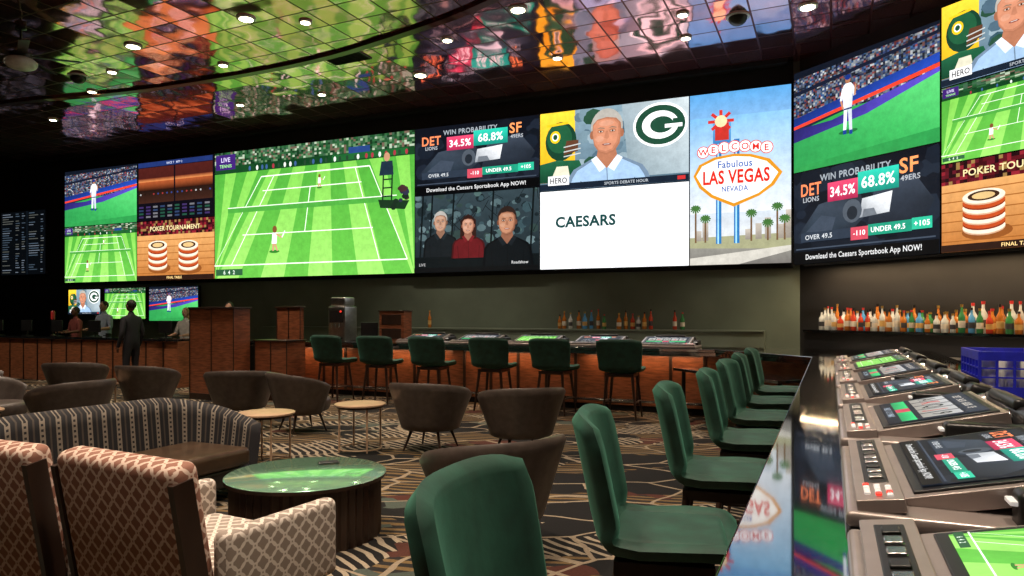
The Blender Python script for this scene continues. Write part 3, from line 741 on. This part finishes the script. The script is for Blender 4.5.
def machine(pos, rz, D, z=1.071):
    o = inst('bar_top_gaming_machine', MM, (pos.x, pos.y, z), rz, .003)
    d = bpy.data.objects.new('display', D); COL.objects.link(d); d.parent = o
    a = rad(13)
    d.matrix_local = Matrix.Translation((-.37, .355-.18*math.cos(a)-.0245*math.sin(a), .095-.18*math.sin(a)+.0245*math.cos(a))) @ Euler((rad(-77), 0, 0)).to_matrix().to_4x4()
for i, tt in enumerate((.25, 1.4, 2.52, 3.67, 4.82, 5.97, 7.12, 8.27)):
    machine(E(tt, .26), RZ_PAT, [D1, D2, D3, D1, D3, D1, D2, D1][i])
for i in range(5):
    machine(K-R*(2.2+i*1.15)+B*.12, RZ_BACK, [D1, D3, D2][i % 3])

# green bar chairs -------------------------------------------------
def bar_chair_mesh():
    m = MB()
    prof = [(.27, .70), (.235, .735), (.10, .735), (-.08, .725), (-.17, .735), (-.225, .78), (-.25, .87), (-.275, 1.0), (-.30, 1.12), (-.32, 1.205)]
    wid = [.23, .25, .265, .26, .255, .255, .26, .27, .28, .272]
    pr = [Vector(p) for p in prof]
    def fn(u, v):
        k = v*(len(prof)-1); i = min(int(k), len(prof)-2); f = k-i
        p = pr[i].lerp(pr[i+1], f); w = wid[i]*(1-f)+wid[i+1]*f
        s = (u-.5)*2
        back = max(0, min(1, (v-.45)/.2))
        x = w*s; curl = abs(s)**2.6
        y = p.x+back*.07*curl; z = p.y+(1-back)*.04*curl
        if v > .9: z -= (v-.9)/.1*.022*abs(s)**5
        return (x, y, z)
    m.shell(fn, 14, 30, .060, M_GREEN)
    m.rbox((0, .02, .752), (.42, .42, .07), .03, M_GREEN)
    m.box((0, .0, .672), (.36, .36, .05), M_DWOOD)
    for sx in (-1, 1):
        for sy in (-1, 1):
            m.cyl((sx*.16, sy*.16, .67), (sx*.22, sy*.22, 0), .022, .013, M_DWOOD, 8)
    for a, b2 in (((-.2, -.2), (.2, -.2)), ((.2, -.2), (.2, .2)), ((.2, .2), (-.2, .2)), ((-.2, .2), (-.2, -.2))):
        m.cyl((a[0], a[1], .26), (b2[0], b2[1], .26), .011, .011, M_CHROME if a[1] > 0 and b2[1] > 0 else M_DWOOD, 6)
    return m.mesh('bar_chair', ang=60)
BC = bar_chair_mesh()
for i, (tt, off, dr) in enumerate(((1.60, -.31, 2), (2.80, -.37, 12), (3.95, -.32, 6), (5.05, -.28, 4), (6.15, -.30, -3), (7.25, -.32, 3), (8.35, -.32, 0))):
    p = E(tt, off); inst('bar_chair', BC, (p.x, p.y, 0), RZ_PAT+rad(dr))
for i, s in enumerate((2.74, 3.85, 4.96, 6.15, 7.25, 8.30)):
    p = K-R*s-B*.40; o = inst('bar_chair', BC, (p.x, p.y, 0), RZ_BACK+rad([3, -4, 2, 0, 5, -3][i])); o.scale = (1.2, 1.05, 1.0)

# tub chairs --------------------------------------------------------
def tub_mesh():
    m = MB()
    def fn(u, v):
        a = (u-.5)*2*rad(118); k = abs(u-.5)*2
        r = .30+.14*v; ztop = .80-.17*k**2.4
        z = .27+(ztop-.27)*v
        r *= (1+.06*math.cos(a))
        return (r*math.sin(a)*1.08, -r*math.cos(a), z)
    m.shell(fn, 28, 8, .055, M_BROWN)
    m.lathe([(.28, .27), (.33, .29), (.355, .33), (.365, .42), (.35, .455), (.30, .47)], (0, .02, 0), M_BROWN, 24)
    for a in (45, 135, 225, 315):
        c, s = math.cos(rad(a)), math.sin(rad(a))
        m.cyl((c*.22, s*.22, .29), (c*.34, s*.34, 0), .022, .011, M_DWOOD, 8)
    return m.mesh('tub_chair', ang=60)
TB = tub_mesh()
for x, y, rz in ((-.14, 4.72, 34), (-.97, 8.4, -20), (.10, 7.9, 15), (-2.9, 9.7, -50), (-3.95, 10.2, 10), (-5.8, 11.2, -15), (-7.4, 11.9, 10), (-5.4, 8.55, 70), (-6.75, 9.1, -80), (-8.6, 11.4, -60)):
    inst('tub_chair', TB, (x, y, 0), rad(rz))

# side tables -------------------------------------------------------
m = MB()
m.lathe([(.29, .53), (.30, .535), (.30, .55), (.29, .555)], (0, 0, 0), M_LWOOD, 32)
m.lathe([(.27, .505), (.275, .51), (.275, .528), (.27, .53)], (0, 0, 0), M_DWOOD, 32)
for a in (30, 120, 210, 300):
    c, s = math.cos(rad(a)), math.sin(rad(a)); m.cyl((c*.25, s*.25, .51), (c*.25, s*.25, 0), .011, .011, M_LWOOD, 8)
for i in range(24):
    a, b2 = 2*math.pi*i/24, 2*math.pi*(i+1)/24
    m.cyl((.25*math.cos(a), .25*math.sin(a), .03), (.25*math.cos(b2), .25*math.sin(b2), .03), .009, .009, M_LWOOD, 6)
ST = m.mesh('round_side_table')
for x, y in ((-2.65, 7.55), (-1.80, 8.3), (-6.35, 10.7), (-5.95, 7.7)): inst('round_side_table', ST, (x, y, 0))

# drum table --------------------------------------------------------
m = MB()
m.lathe([(.53, 0), (.535, .02), (.535, .41), (.53, .415)], (0, 0, 0), M_DWOOD, 96, .035)
m.lathe([(.55, .415), (.57, .42), (.57, .445), (.56, .45)], (0, 0, 0), [M_DWOOD, M_DWOOD, M_GTOP], 64)
m.build('drum_coffee_table', (-1.50, 5.12, 0))
m = MB(); m.rbox((0, 0, .008), (.16, .08, .014), .006, M_BLACK); m.box((0, 0, .016), (.14, .065, .002), M_BLACKM); m.build('smartphone', (-1.42, 5.42, .451), rad(20))

# striped sofa ------------------------------------------------------
def sofa():
    m = MB(); Lh, Dp, rc = .98, .80, .35
    path = []
    for i in range(8): path.append(Vector((Lh, Dp-.1-(Dp-.1-rc)*i/8)))
    for i in range(9):
        a = rad(90*i/8); path.append(Vector((Lh-rc+rc*math.cos(a), rc-rc*math.sin(a))))
    n = 16
    for i in range(1, n): path.append(Vector((Lh-rc-2*(Lh-rc)*i/n, 0)))
    for i in range(9):
        a = rad(90+90*i/8); path.append(Vector((-Lh+rc+rc*math.cos(a), rc-rc*math.sin(a))))
    for i in range(1, 9): path.append(Vector((-Lh, rc+(Dp-.1-rc)*i/8)))
    N = len(path)-1
    cum = [0]
    for a, b2 in zip(path[:-1], path[1:]): cum.append(cum[-1]+(b2-a).length)
    T = cum[-1]
    def at(u):
        d = u*T
        for i in range(N):
            if cum[i+1] >= d-1e-9:
                f = (d-cum[i])/(cum[i+1]-cum[i]); return path[i].lerp(path[i+1], f)
        return path[-1]
    def fn(u, v):
        p = at(u); k = abs(u-.5)*2
        zt = .80 if k < .42 else .80-.22*((k-.42)/.58)**1.1
        cen = Vector((max(-Lh+rc, min(Lh-rc, p.x)), max(rc, p.y))); o = (p-cen)
        o = o.normalized() if o.length > 1e-5 else Vector((0, -1))
        q = p+o*(.07*v)
        return (q.x, q.y, .12+(zt-.12)*v)
    m.shell(fn, 60, 8, .12, M_STRIPE, T, .68)
    m.rbox((0, .40, .20), (2*Lh-.10, .72, .16), .03, M_BLACK)
    for i in (-1, 1): m.rbox((i*.44, .44, .36), (.88, .74, .16), .05, M_LEATH)
    for x in (-.88, .88):
        for y in (.1, .68): m.cyl((x, y, .12), (x, y, 0), .03, .02, M_DWOOD, 8)
    return m.mesh('striped_sofa', ang=60)
SF = sofa()
inst('striped_sofa', SF, (-3.40, 5.72, 0), RZ_PAT)

# patterned armchairs ------------------------------------------------
def armchair():
    m = MB(); W = .92
    m.rbox((0, -.37, .57), (W-.06, .15, .80), .05, M_PATB, (rad(10), 0, 0))
    for s in (-1, 1):
        m.rbox((s*(W/2+.0), .06, .44), (.10, .72, .40), .04, M_PATA)
        m.box((s*(W/2-.035), -.39, .50), (.035, .10, .80), M_DWOOD, (rad(10), 0, 0))
        for y in (-.30, .34): m.cyl((s*(W/2-.02), y, .25), (s*(W/2-.0), y*1.06, 0), .025, .016, M_DWOOD, 8)
    m.rbox((0, .02, .26), (W-.1, .70, .12), .03, M_DWOOD)
    m.rbox((0, .06, .38), (W-.12, .66, .16), .05, M_PATA)
    return m.mesh('patterned_armchair', ang=60)
AC = armchair()
inst('patterned_armchair', AC, (-1.56, 3.56, 0), rad(-28)); inst('patterned_armchair', AC, (-2.52, 3.95, 0), rad(-22))

# ------------------------------------------------------------------ back bar, bottles
def strip(P, d, n, u0, u1, o0, o1): return [P+d*u0+n*o0, P+d*u1+n*o0, P+d*u1+n*o1, P+d*u0+n*o1]
Wb = A0-nW*.14; Rb = C0-nR*.14
m = MB(); m.prism(strip(Wb, dW, nW, 8.5, 21.4, 0, .42), 0, 1.26, M_WALLG); m.prism(strip(Wb, dW, nW, 8.5, 21.4, 0, .46), 1.26, 1.29, M_WALLG)
m.prism(strip(Wb, dW, nW, 8.5, 20.8, .42, .95), 0, .88, M_WALLK); m.prism(strip(Wb, dW, nW, 8.5, 20.8, .42, 1.0), .88, .92, M_STEEL); m.build('back_bar_cabinet')
m = MB(); m.prism(strip(Rb, dR, nR, .5, 8.5, .02, .42), 0, 1.28, M_WALLK); m.prism(strip(Rb, dR, nR, .5, 8.5, .02, .46), 1.28, 1.32, M_GRAN)
m.prism(strip(Rb, dR, nR, 1.2, 8.5, .42, 1.0), 0, .9, M_WALLK); m.prism(strip(Rb, dR, nR, 1.2, 8.5, .42, 1.05), .9, .94, M_STEEL); m.build('back_bar_cabinet')
BG = [pm('amber_glass', (.50, .17, .03, 1), .12, coat=.5), pm('clear_glass', (.62, .66, .66, 1), .1, coat=.5), pm('green_glass', (.05, .25, .08, 1), .12, coat=.5), pm('blue_glass', (.10, .35, .7, 1), .12, coat=.5), pm('red_liquor', (.55, .06, .03, 1), .12, coat=.5)]
LB = [pm('paper_label', (.75, .70, .60, 1), .6), pm('dark_label', (.05, .05, .06, 1), .5), pm('gold_label', (.7, .45, .15, 1), .4)]
CP = [pm('gold_cap', (.7, .45, .12, 1), .3, .8), M_BLACK, pm('red_cap', (.5, .03, .03, 1), .4)]
def bottle(m, c, k=1.2):
    r = random.uniform(.037, .052)*k; h = random.uniform(.26, .40)*k; g_ = random.choice(BG+BG[:2]+BG[:1]); l = random.choice(LB); cp = random.choice(CP)
    pr = [(r*.9, 0), (r, .01), (r, h*.18), (r*1.01, h*.181), (r*1.01, h*.42), (r, h*.421), (r, h*.58), (r*.38, h*.74), (r*.34, h*.9), (r*.42, h*.905), (r*.42, h), (r*.38, h)]
    m.lathe(pr, c, [g_, g_, g_, l, g_, g_, g_, g_, cp, cp, cp], 12)
m = MB()
for row in (0, 1):
    for i in range(34):
        p = Rb+dR*(.75+i*.135+row*.06+random.uniform(-.012, .012))+nR*(.14+.17*row); bottle(m, (p.x, p.y, 1.3205), 1.12 if row else 1.25)
m.build('liquor_bottles')
m = MB()
for u in [17.0+i*.15 for i in range(8)]+[18.4+i*.14 for i in range(6)]+[19.6, 19.75, 12.5, 12.7, 13.6, 10.9, 11.1]:
    p = Wb+dW*u+nW*(.24+random.uniform(-.08, .08)); bottle(m, (p.x, p.y, 1.2905), 1.1)
m.build('liquor_bottles')
m = MB(); q = Rb+dR*3.0+nR*.30; m.box((q.x, q.y, 2.56), (5.2, .05, .03), M_BLACK, (0, 0, math.atan2(dR.y, dR.x))); m.build('shelf_light_strip')
for u in (1.7, 4.3):
    l = bpy.data.lights.new('shelf_strip_lamp', 'AREA'); l.shape = 'RECTANGLE'; l.size = 2.5; l.size_y = .05; l.energy = 38; l.color = (1, .70, .40)
    lo = bpy.data.objects.new('shelf_strip_lamp', l); COL.objects.link(lo); p = Rb+dR*u+nR*.45; lo.location = (p.x, p.y, 2.53); lo.rotation_euler = (0, 0, math.atan2(dR.y, dR.x))
m = MB(); m.prism([E(3.2, 1.66), E(9.2, 1.66), E(9.2, 2.2), E(3.2, 2.2)], 0, .8, M_WALLK); m.prism([E(3.2, 1.63), E(9.2, 1.63), E(9.2, 2.23), E(3.2, 2.23)], .8, .83, M_STEEL); m.build('bartender_workstation')
# blue crate of glasses standing on the rear of the bar top
m = MB()
w_, d_, h_ = .66, .38, .29
for s in (-1, 1):
    m.box((s*w_/2, 0, .03), (.02, d_, .06), M_BLUE); m.box((s*w_/2, 0, h_-.03), (.02, d_, .06), M_BLUE)
    m.box((0, s*d_/2, .03), (w_, .02, .06), M_BLUE); m.box((0, s*d_/2, h_-.03), (w_, .02, .06), M_BLUE)
    for i in range(7): m.box((-w_/2+w_*i/6, s*d_/2, h_/2), (.014, .018, h_), M_BLUE)
    for i in range(5): m.box((s*w_/2, -d_/2+d_*i/4, h_/2), (.018, .014, h_), M_BLUE)
    for z in (.12, .18): m.box((0, s*d_/2, z), (w_, .014, .010), M_BLUE); m.box((s*w_/2, 0, z), (.014, d_, .010), M_BLUE)
m.box((0, 0, .01), (w_, d_, .02), M_BLUE)
for i in range(6):
    for j in range(3): m.lathe([(.034, .02), (.036, .03), (.045, .15), (.045, .235), (.043, .24)], (-.27+i*.108, -.12+j*.12, 0), M_WHITE, 12)
p = E(5.9, 1.30); m.build('glassware_crate', (p.x, p.y, 1.071), RZ_PAT)

# things on the back counter -----------------------------------------
p = K-R*8.9+B*.6
m = MB(); m.rbox((0, 0, .35), (.42, .4, .7), .02, M_STEEL); m.box((0, -.205, .5), (.34, .02, .25), M_BLACK); m.box((0, -.26, .06), (.3, .12, .04), M_BLACK)
for i in (-1, 0, 1): m.cyl((i*.1, -.24, .36), (i*.1, -.24, .28), .02, .015, M_CHROME)
m.rbox((0, 0, .80), (.36, .34, .18), .03, M_STEEL); m.cyl((.12, -.2, .6), (.12, -.23, .6), .02, .02, M_REDL); m.build('coffee_machine', (p.x, p.y, 1.071), RZ_BACK)
p = K-R*7.68+B*.70
m = MB(); m.box((0, 0, .3), (.58, .28, .6), M_WOOD); m.box((0, 0, .61), (.62, .32, .02), M_DWOOD)
for z in (.16, .44): m.box((0, -.145, z), (.46, .01, .2), M_DWOOD)
m.build('wooden_display_box', (p.x, p.y, 1.071), RZ_BACK, .004)
p = K-R*8.28+B*.66
m = MB(); m.rbox((0, 0, .24), (.40, .04, .28), .01, M_BLACK); m.cyl((0, .02, 0), (0, .02, .2), .025, .02, M_BLACK); m.box((0, 0, .01), (.24, .2, .02), M_BLACK); m.build('point_of_sale_terminal', (p.x, p.y, 1.071), RZ_BACK)

# wood partitions ----------------------------------------------------
def part(name, c, w, d, h, rz, mat=M_WOOD):
    m = MB(); m.box((0, 0, h/2), (w, d, h), mat); m.box((0, 0, h+.015), (w+.05, d+.05, .03), M_DWOOD)
    n = max(2, int(w/.45))
    for i in range(n+1): m.box((-w/2+w*i/n, -d/2-.006, h/2), (.02, .012, h), M_DWOOD)
    m.box((0, -d/2-.01, .06), (w, .02, .12), M_DWOOD)
    return m.build(name, c, rz, .004)
part('wood_podium', (-5.55, 13.30, 0), 1.12, .4, 1.72, RZ_BACK)
part('wood_divider_screen', (-4.45, 14.05, 0), .6, .10, 1.74, RZ_BACK)
part('wood_service_counter', (-4.42, 13.35, 0), .78, .5, 1.10, RZ_BACK)

# left betting counter -----------------------------------------------
q0, q1 = Vector((-14.5, 18.55)), Vector((-7.3, 15.3)); dL = (q1-q0).normalized(); nL = Vector((-dL.y, dL.x)); L_ = (q1-q0).length
m = MB(); m.prism([q0, q1, q1+nL*.8, q0+nL*.8], 0, 1.02, M_WOODH); m.prism([q0-nL*.05, q1-nL*.05, q1+nL*.85, q0+nL*.85], 1.02, 1.07, M_GRAN)
for i in range(14):
    p = q0+dL*(.3+i*.55)-nL*.008; m.box((p.x, p.y, .5), (.03, .02, 1.0), M_DWOOD, (0, 0, math.atan2(dL.y, dL.x)))
m.build('betting_counter', bevel=.004)
tm = MB(); tm.rbox((0, 0, .26), (.42, .035, .28), .01, M_BLACK); tm.cyl((0, .02, 0), (0, .02, .2), .02, .02, M_BLACK); tm.box((0, .02, .01), (.22, .2, .02), M_BLACK); tm.box((0, .022, .26), (.36, .005, .22), M_WHL)
TM = tm.mesh('betting_terminal')
for u in (1.0, 2.2, 3.4, 4.8, 6.0, 7.2):
    p = q0+dL*u+nL*.25; inst('betting_terminal', TM, (p.x, p.y, 1.071), math.atan2(dL.y, dL.x))
m = MB(); m.lathe([(.06, 0), (.06, .02), (.015, .04), (.015, .40), (.045, .42), (.045, .62), (.03, .64)], (0, 0, 0), [M_DWOOD, M_DWOOD, M_DWOOD, M_DWOOD, CP[2], CP[2]], 12)
p = q0+dL*2.85+nL*.5; m.build('counter_lamp', (p.x, p.y, 1.071))

# ------------------------------------------------------------------ people
def person(name, loc, rz, shirt, pants, hair, skin=M_SKIN, arms='down', sc=1.0, longhair=False):
    J = {'pel': (0, 0, .95, .145), 'sp': (0, -.01, 1.14, .125), 'ch': (0, 0, 1.34, .15), 'nk': (0, 0, 1.50, .06), 'hd': (0, .015, 1.60, .055)}
    for s, n in ((-1, 'l'), (1, 'r')):
        J['sh'+n] = (s*.18, 0, 1.42, .075)
        if arms == 'down': J['el'+n] = (s*.25, -.04, 1.14, .05); J['wr'+n] = (s*.25, .06, .90, .032); J['pa'+n] = (s*.245, .08, .84, .034)
        else: J['el'+n] = (s*.25, .04, 1.17, .05); J['wr'+n] = (s*.17, .30, 1.14, .032); J['pa'+n] = (s*.16, .37, 1.14, .034)
        J['hp'+n] = (s*.095, 0, .90, .10); J['kn'+n] = (s*.11, .02, .50, .065); J['an'+n] = (s*.115, -.02, .09, .045); J['to'+n] = (s*.13, .15, .045, .04)
    ed = [('pel', 'sp', shirt), ('sp', 'ch', shirt), ('ch', 'nk', shirt), ('nk', 'hd', skin)]
    for n in 'lr': ed += [('ch', 'sh'+n, shirt), ('sh'+n, 'el'+n, shirt), ('el'+n, 'wr'+n, shirt if arms == 'down' else skin), ('wr'+n, 'pa'+n, skin), ('pel', 'hp'+n, pants), ('hp'+n, 'kn'+n, pants), ('kn'+n, 'an'+n, pants), ('an'+n, 'to'+n, M_BLACK)]
    keys = list(J); me = bpy.data.meshes.new('sk'); me.from_pydata([J[k][:3] for k in keys], [(keys.index(a), keys.index(b2)) for a, b2, _ in ed], [])
    ob = bpy.data.objects.new('sk', me); COL.objects.link(ob)
    ob.modifiers.new('s', 'SKIN')
    for i, k in enumerate(keys):
        sv = me.skin_vertices[0].data[i]; r = J[k][3]; sv.radius = (r*(1.25 if k in ('ch', 'pel', 'sp') else 1), r*(.8 if k in ('ch', 'sp') else 1)); sv.use_root = (k == 'pel')
    ob.modifiers.new('ss', 'SUBSURF').levels = 2
    dg = bpy.context.evaluated_depsgraph_get(); ev = ob.evaluated_get(dg); em = ev.to_mesh()
    vs = [v.co.copy() for v in em.vertices]; fs = [tuple(p.vertices) for p in em.polygons]; mats = []
    for p in em.polygons:
        c = p.center; best = None; bd = 9
        for a, b2, mt in ed:
            A_, B_ = Vector(J[a][:3]), Vector(J[b2][:3]); ab = B_-A_; tt = max(0, min(1, (c-A_).dot(ab)/ab.dot(ab))); d = (c-(A_+ab*tt)).length-J[a][3]*.5
            if d < bd: bd = d; best = mt
        mats.append(best)
    ev.to_mesh_clear(); bpy.data.objects.remove(ob)
    m = MB(); m.add(vs, fs, mats)
    m.ell((0, .02, 1.69), (.076, .095, .118), skin); m.cyl((0, .105, 1.70), (0, .125, 1.665), .010, .017, skin, 8)
    for s in (-1, 1):
        m.ell((s*.03, .108, 1.70), (.014, .008, .008), M_EYE, 8, 6); m.ell((s*.078, .015, 1.685), (.012, .022, .032), skin, 8, 6)
    m.ell((0, .108, 1.635), (.024, .008, .007), CP[2], 8, 6)
    m.ell((0, -.005, 1.722), (.086, .10, .10), hair, 16, 10)
    if longhair: m.ell((0, -.035, 1.63), (.088, .07, .16), hair, 14, 10)
    for s, n in ((-1, 'l'), (1, 'r')):
        P_ = Vector(J['pa'+n][:3]); d = (P_-Vector(J['wr'+n][:3])).normalized()
        side = Vector((0, 1, 0)) if arms == 'down' else Vector((1, 0, 0))
        for f, ln in enumerate((.070, .080, .075, .06)):
            b0 = P_+side*(-.024+f*.016)+d*.01; k1 = b0+d*ln*.6; k2 = k1+(d+Vector((-s*.5, 0, 0 if arms == 'down' else -.6))).normalized()*ln*.5
            m.cyl(b0, k1, .009, .008, skin, 6); m.cyl(k1, k2, .008, .006, skin, 6)
        b0 = P_-d*.02+side*.025; m.cyl(b0, b0+(d*.6+side*.7).normalized()*.055, .010, .008, skin, 6)
    o = m.build(name, loc, rz, ang=70); o.scale = (sc, sc, sc); return o
SH_D = pm('black_shirt', (.012, .012, .016, 1), .8); SH_B = pm('grey_blue_shirt', (.34, .42, .52, 1), .8); SH_W = pm('white_shirt', (.6, .58, .55, 1), .8); SH_R = pm('maroon_shirt', (.25, .06, .05, 1), .8)
PT = pm('dark_trousers', (.01, .01, .014, 1), .8); HR = pm('dark_hair', (.015, .01, .008, 1), .6); HB = pm('blond_hair', (.4, .25, .1, 1), .6)
person('standing_man', (-8.18, 15.04, 0), rad(70), SH_D, PT, HR, M_SKIND, sc=1.06)
def bc(u, o): p = q0+dL*u+nL*o; return (p.x, p.y, 0)
person('betting_clerk', bc(3.75, 1.25), rad(160), SH_B, PT, HR, sc=1.08, arms='fwd')
person('betting_clerk', bc(6.75, 1.2), rad(170), SH_W, PT, HB, sc=.98, arms='fwd', longhair=True)
person('betting_clerk', bc(2.55, 1.3), rad(150), SH_R, PT, HR, M_SKIND, sc=1.0, arms='fwd')
person('bartender', (-6.3, 15.6, 0), rad(190), SH_D, PT, HR, sc=1.04)

# ------------------------------------------------------------------ ceiling fixtures and lights
m = MB(); m.lathe([(.15, -.03), (.16, -.025), (.16, 0), (.15, 0)], (0, 0, 0), M_WHITE, 24); m.lathe([(.11, -.034), (.115, -.033), (.115, -.031), (.11, -.0305)], (0, 0, 0), M_LAMP, 24)
DL = m.mesh('recessed_downlight')
spots = [(-4.58, 12.06), (-7.2, 13.3), (.1, 11.7), (-10.5, 12.5), (-2.6, 8.6), (-6.2, 9.2), (-1.9, 5.2), (.2, 3.6), (-4.3, 5.6), (2.2, 7.2), (1.4, 1.2), (-2.3, 2.2), (-13, 15.5), (4.9, 11.6), (-1.95, 14.9), (6.2, 7.0)]
for x, y in spots:
    o = inst('recessed_downlight', DL, (x, y, ZC-.001))
    l = bpy.data.lights.new('downlight_bulb', 'SPOT'); l.energy = 800; l.color = (1, .82, .64); l.spot_size = rad(90); l.spot_blend = .9; l.shadow_soft_size = .12
    lo = bpy.data.objects.new('downlight_bulb', l); COL.objects.link(lo); lo.parent = o; lo.location = (0, 0, -.08)
for x, y in ((-3.6, 12.2), (-9.6, 16.0), (-6.6, 17.0), (-12, 18.3), (3.2, 12.9), (-14.2, 18.9), (-4.4, 16.2), (.9, 13.9), (-10.8, 14.3), (2.9, 11.9), (-5.9, 14.3), (-1.2, 13.0), (-8.4, 14.7)):
    o = inst('recessed_downlight', DL, (x, y, ZC-.001)); o.scale = (.7, .7, 1)
m = MB(); m.ell((0, 0, -.02), (.16, .16, .14), M_BLACK); m.lathe([(.2, -.02), (.2, 0)], (0, 0, 0), M_WHITE, 20)
DM = m.mesh('security_dome_camera')
for x, y in ((3.87, 12.0), (-9.3, 15.0)): inst('security_dome_camera', DM, (x, y, ZC-.001))
m = MB(); m.box((0, 0, -.01), (.9, .5, .02), M_BLACK)
for i in range(8): m.box((0, -.21+i*.06, -.025), (.86, .01, .02), M_BLACKM, (rad(35), 0, 0))
m.build('ceiling_vent', (-3.3, 13.9, ZC-.002), RZ_BACK)
m = MB(); m.cyl((0, 0, 0), (0, 0, -.45), .02, .02, M_BLACK); m.lathe([(.07, 0), (.09, -.05), (.03, -.07)], (0, 0, 0), M_BLACK, 16)
m.lathe([(.10, -.62), (.17, -.60), (.18, -.50), (.10, -.44)], (0, 0, 0), M_BLACK, 24); m.ell((0, 0, -.66), (.26, .26, .12), M_WHITE)
for a in range(0, 360, 72):
    c, s = math.cos(rad(a+20)), math.sin(rad(a+20)); m.box((c*.55, s*.55, -.53), (.75, .16, .015), M_DWOOD, (rad(10), 0, rad(a+20)))
m.build('ceiling_fan', (-8.7, 12.4, ZC-.001))

w = bpy.data.worlds.new('world'); scene.world = w; w.use_nodes = True
w.node_tree.nodes['Background'].inputs[0].default_value = (.5, .42, .36, 1); w.node_tree.nodes['Background'].inputs[1].default_value = .05

# ------------------------------------------------------------------ camera
cd = bpy.data.cameras.new('camera'); co = bpy.data.objects.new('camera', cd); COL.objects.link(co)
co.location = (0, 0, 1.6); co.rotation_euler = (rad(90), 0, 0); cd.lens = 700/1024*36; cd.sensor_width = 36; cd.shift_y = 27/1024; cd.clip_start = .02
scene.camera = co
scene.view_settings.view_transform = 'Standard'
